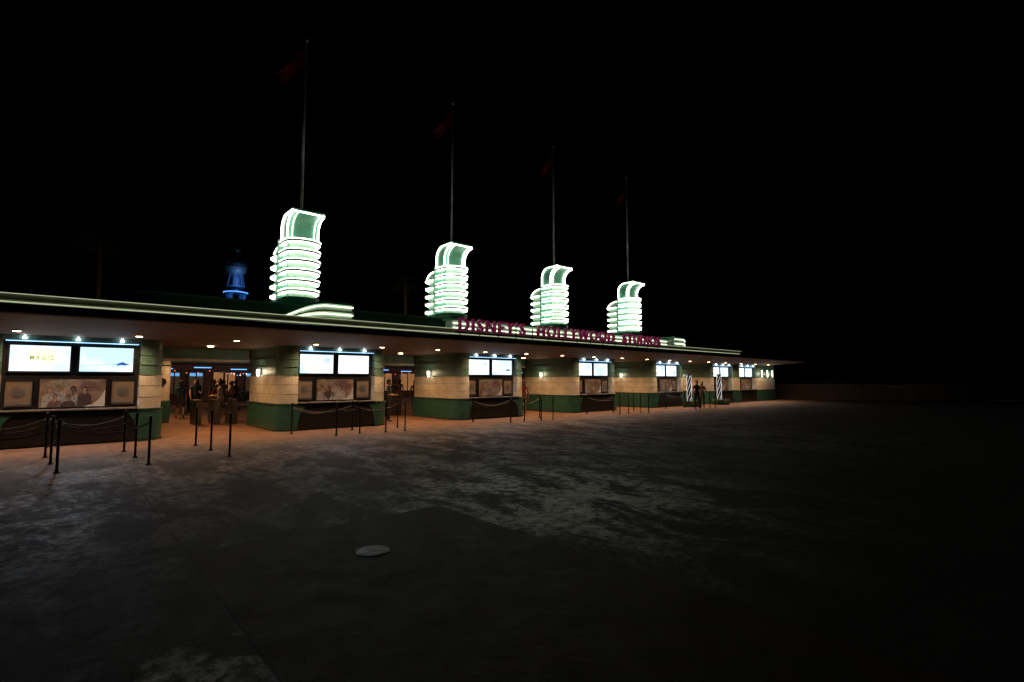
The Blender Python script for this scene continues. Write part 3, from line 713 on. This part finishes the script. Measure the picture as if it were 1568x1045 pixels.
# ---------------------------------------------------------------- palms
TRK=mat('palm_trunk',(.12,.09,.06),.9,nscale=4,bump=.5); FR=mat('palm_frond',(.06,.09,.03),.6,nscale=3)
def palm(x,y,h,r,seed):
    rd=random.Random(seed); P=empty('palm_tree',(x,y,0)); bm=bmesh.new()
    pts=[(.25*math.sin(i*.3),0,h*i/10) for i in range(11)]; add_tube(bm,pts,[.26-.012*i+.02*(i%2) for i in range(11)],10); finish(bm,'trunk',TRK,P,True)
    bm=bmesh.new(); top=Vector(pts[-1])
    for k_ in range(34):
        a=rd.uniform(0,6.28); up=rd.uniform(-.5,1.); L_=r*rd.uniform(.8,1.15); prev=None
        for i in range(15):
            t=i/14; p=top+Vector((math.cos(a)*L_*t*(1-.15*t),math.sin(a)*L_*t*(1-.15*t),L_*(up*.75*t-.95*t*t)))
            if prev is not None:
                d=(p-prev).normalized(); sd=d.cross(Vector((0,0,1))).normalized(); ll=.5*math.sin(math.pi*min(1,t+.12))*r/2.2+.08
                for s_ in (-1,1):
                    for m_ in (0,.5):
                        q=prev+(p-prev)*m_; tip=q+sd*s_*ll+d*ll*.5+Vector((0,0,-ll*.5*rd.random()))
                        vs=[bm.verts.new(q),bm.verts.new(q+d*.05),bm.verts.new(tip)]; bm.faces.new(vs)
            prev=p
    finish(bm,'fronds',FR,P)
palm(31,55,14.0,2.6,1); palm(2.1,60,15.0,2.6,2)
for (x,y,z) in ((31,52,10),(2,57,9)): light('POINT','palm_fill',(x,y,z),20 if x>10 else 9,(1.,.8,.5),bpy.data.objects['shop_building'],.2)  # point lights added beside the crowns so the palms show dimly

# ---------------------------------------------------------------- right side background
TW=mat('terrace_wall_stucco',(.18,.10,.07),.85,nscale=2)
def ribbon(name,path,th,z0,z1,m,parent=None):
    bm=bmesh.new(); A=[];Bv=[]
    for i,p in enumerate(path):
        t=(Vector(path[min(i+1,len(path)-1)])-Vector(path[max(i-1,0)])).normalized(); nn=Vector((-t.y,t.x))*th/2
        A.append((p[0]+nn.x,p[1]+nn.y)); Bv.append((p[0]-nn.x,p[1]-nn.y))
    add_prism(bm,A+Bv[::-1],z0,z1); return finish(bm,name,m,parent)
path=[(50+.0*i,24-i*1.0) for i in range(9)]+[(50.2,14.6),(50.6,13),(51.2,11.2),(52,9.5),(53,8.0),(54.5,6.8),(56.5,6.0)]
tw=empty('terrace_wall'); ribbon('wall',path,.35,0,1.25,TW,tw); ribbon('coping',path,.45,1.25,1.33,mat('coping_stone',(.24,.19,.15),.8),tw)
kb=empty('kerb'); kp=[(56.6+i*2.2,5.8-i*2.4) for i in range(14)]; ribbon('kerb_stone',kp,.3,0,.14,mat('kerb_concrete',(.4,.38,.35),.8),kb)
def shrub(name,cx,cy,rx,ry,h,n,seed):
    rd=random.Random(seed); bm=bmesh.new()
    for i in range(n):
        a=rd.uniform(0,6.28); d=math.sqrt(rd.random()); x=cx+rx*d*math.cos(a); y=cy+ry*d*math.sin(a)
        hh=h*(.6+.5*noise.noise(Vector((x*.6,y*.6,seed))))*math.sqrt(max(.05,1-d*d*.7)); z=hh*rd.random()**.5
        s_=rd.uniform(.06,.14); n1=Vector((rd.uniform(-1,1),rd.uniform(-1,1),rd.uniform(-1,1))).normalized(); u=n1.orthogonal().normalized(); v_=n1.cross(u); p=Vector((x,y,z))
        bm.faces.new([bm.verts.new(p+u*s_),bm.verts.new(p+v_*s_*.5),bm.verts.new(p-u*s_),bm.verts.new(p-v_*s_*.5)])
    e=empty(name); finish(bm,'leaves',mat('hedge_leaf',(.05,.075,.025),.6,nscale=2),e); return e
shrub('hedge',53.5,17,3,6.5,2.5,9000,4); shrub('hedge',60,10,5,3.5,2.2,6000,5)
lw=empty('low_building'); box('walls',58,84,24,34,0,3.6,TW,lw); box('roof',57.6,84.4,23.6,34.4,3.6,3.9,FASC,lw)
bm=bmesh.new()
for i in range(6): add_box(bm,60+i*3.8,61.8+i*3.8,23.95,23.99,.9,2.4)
finish(bm,'windows',BLACK,lw)
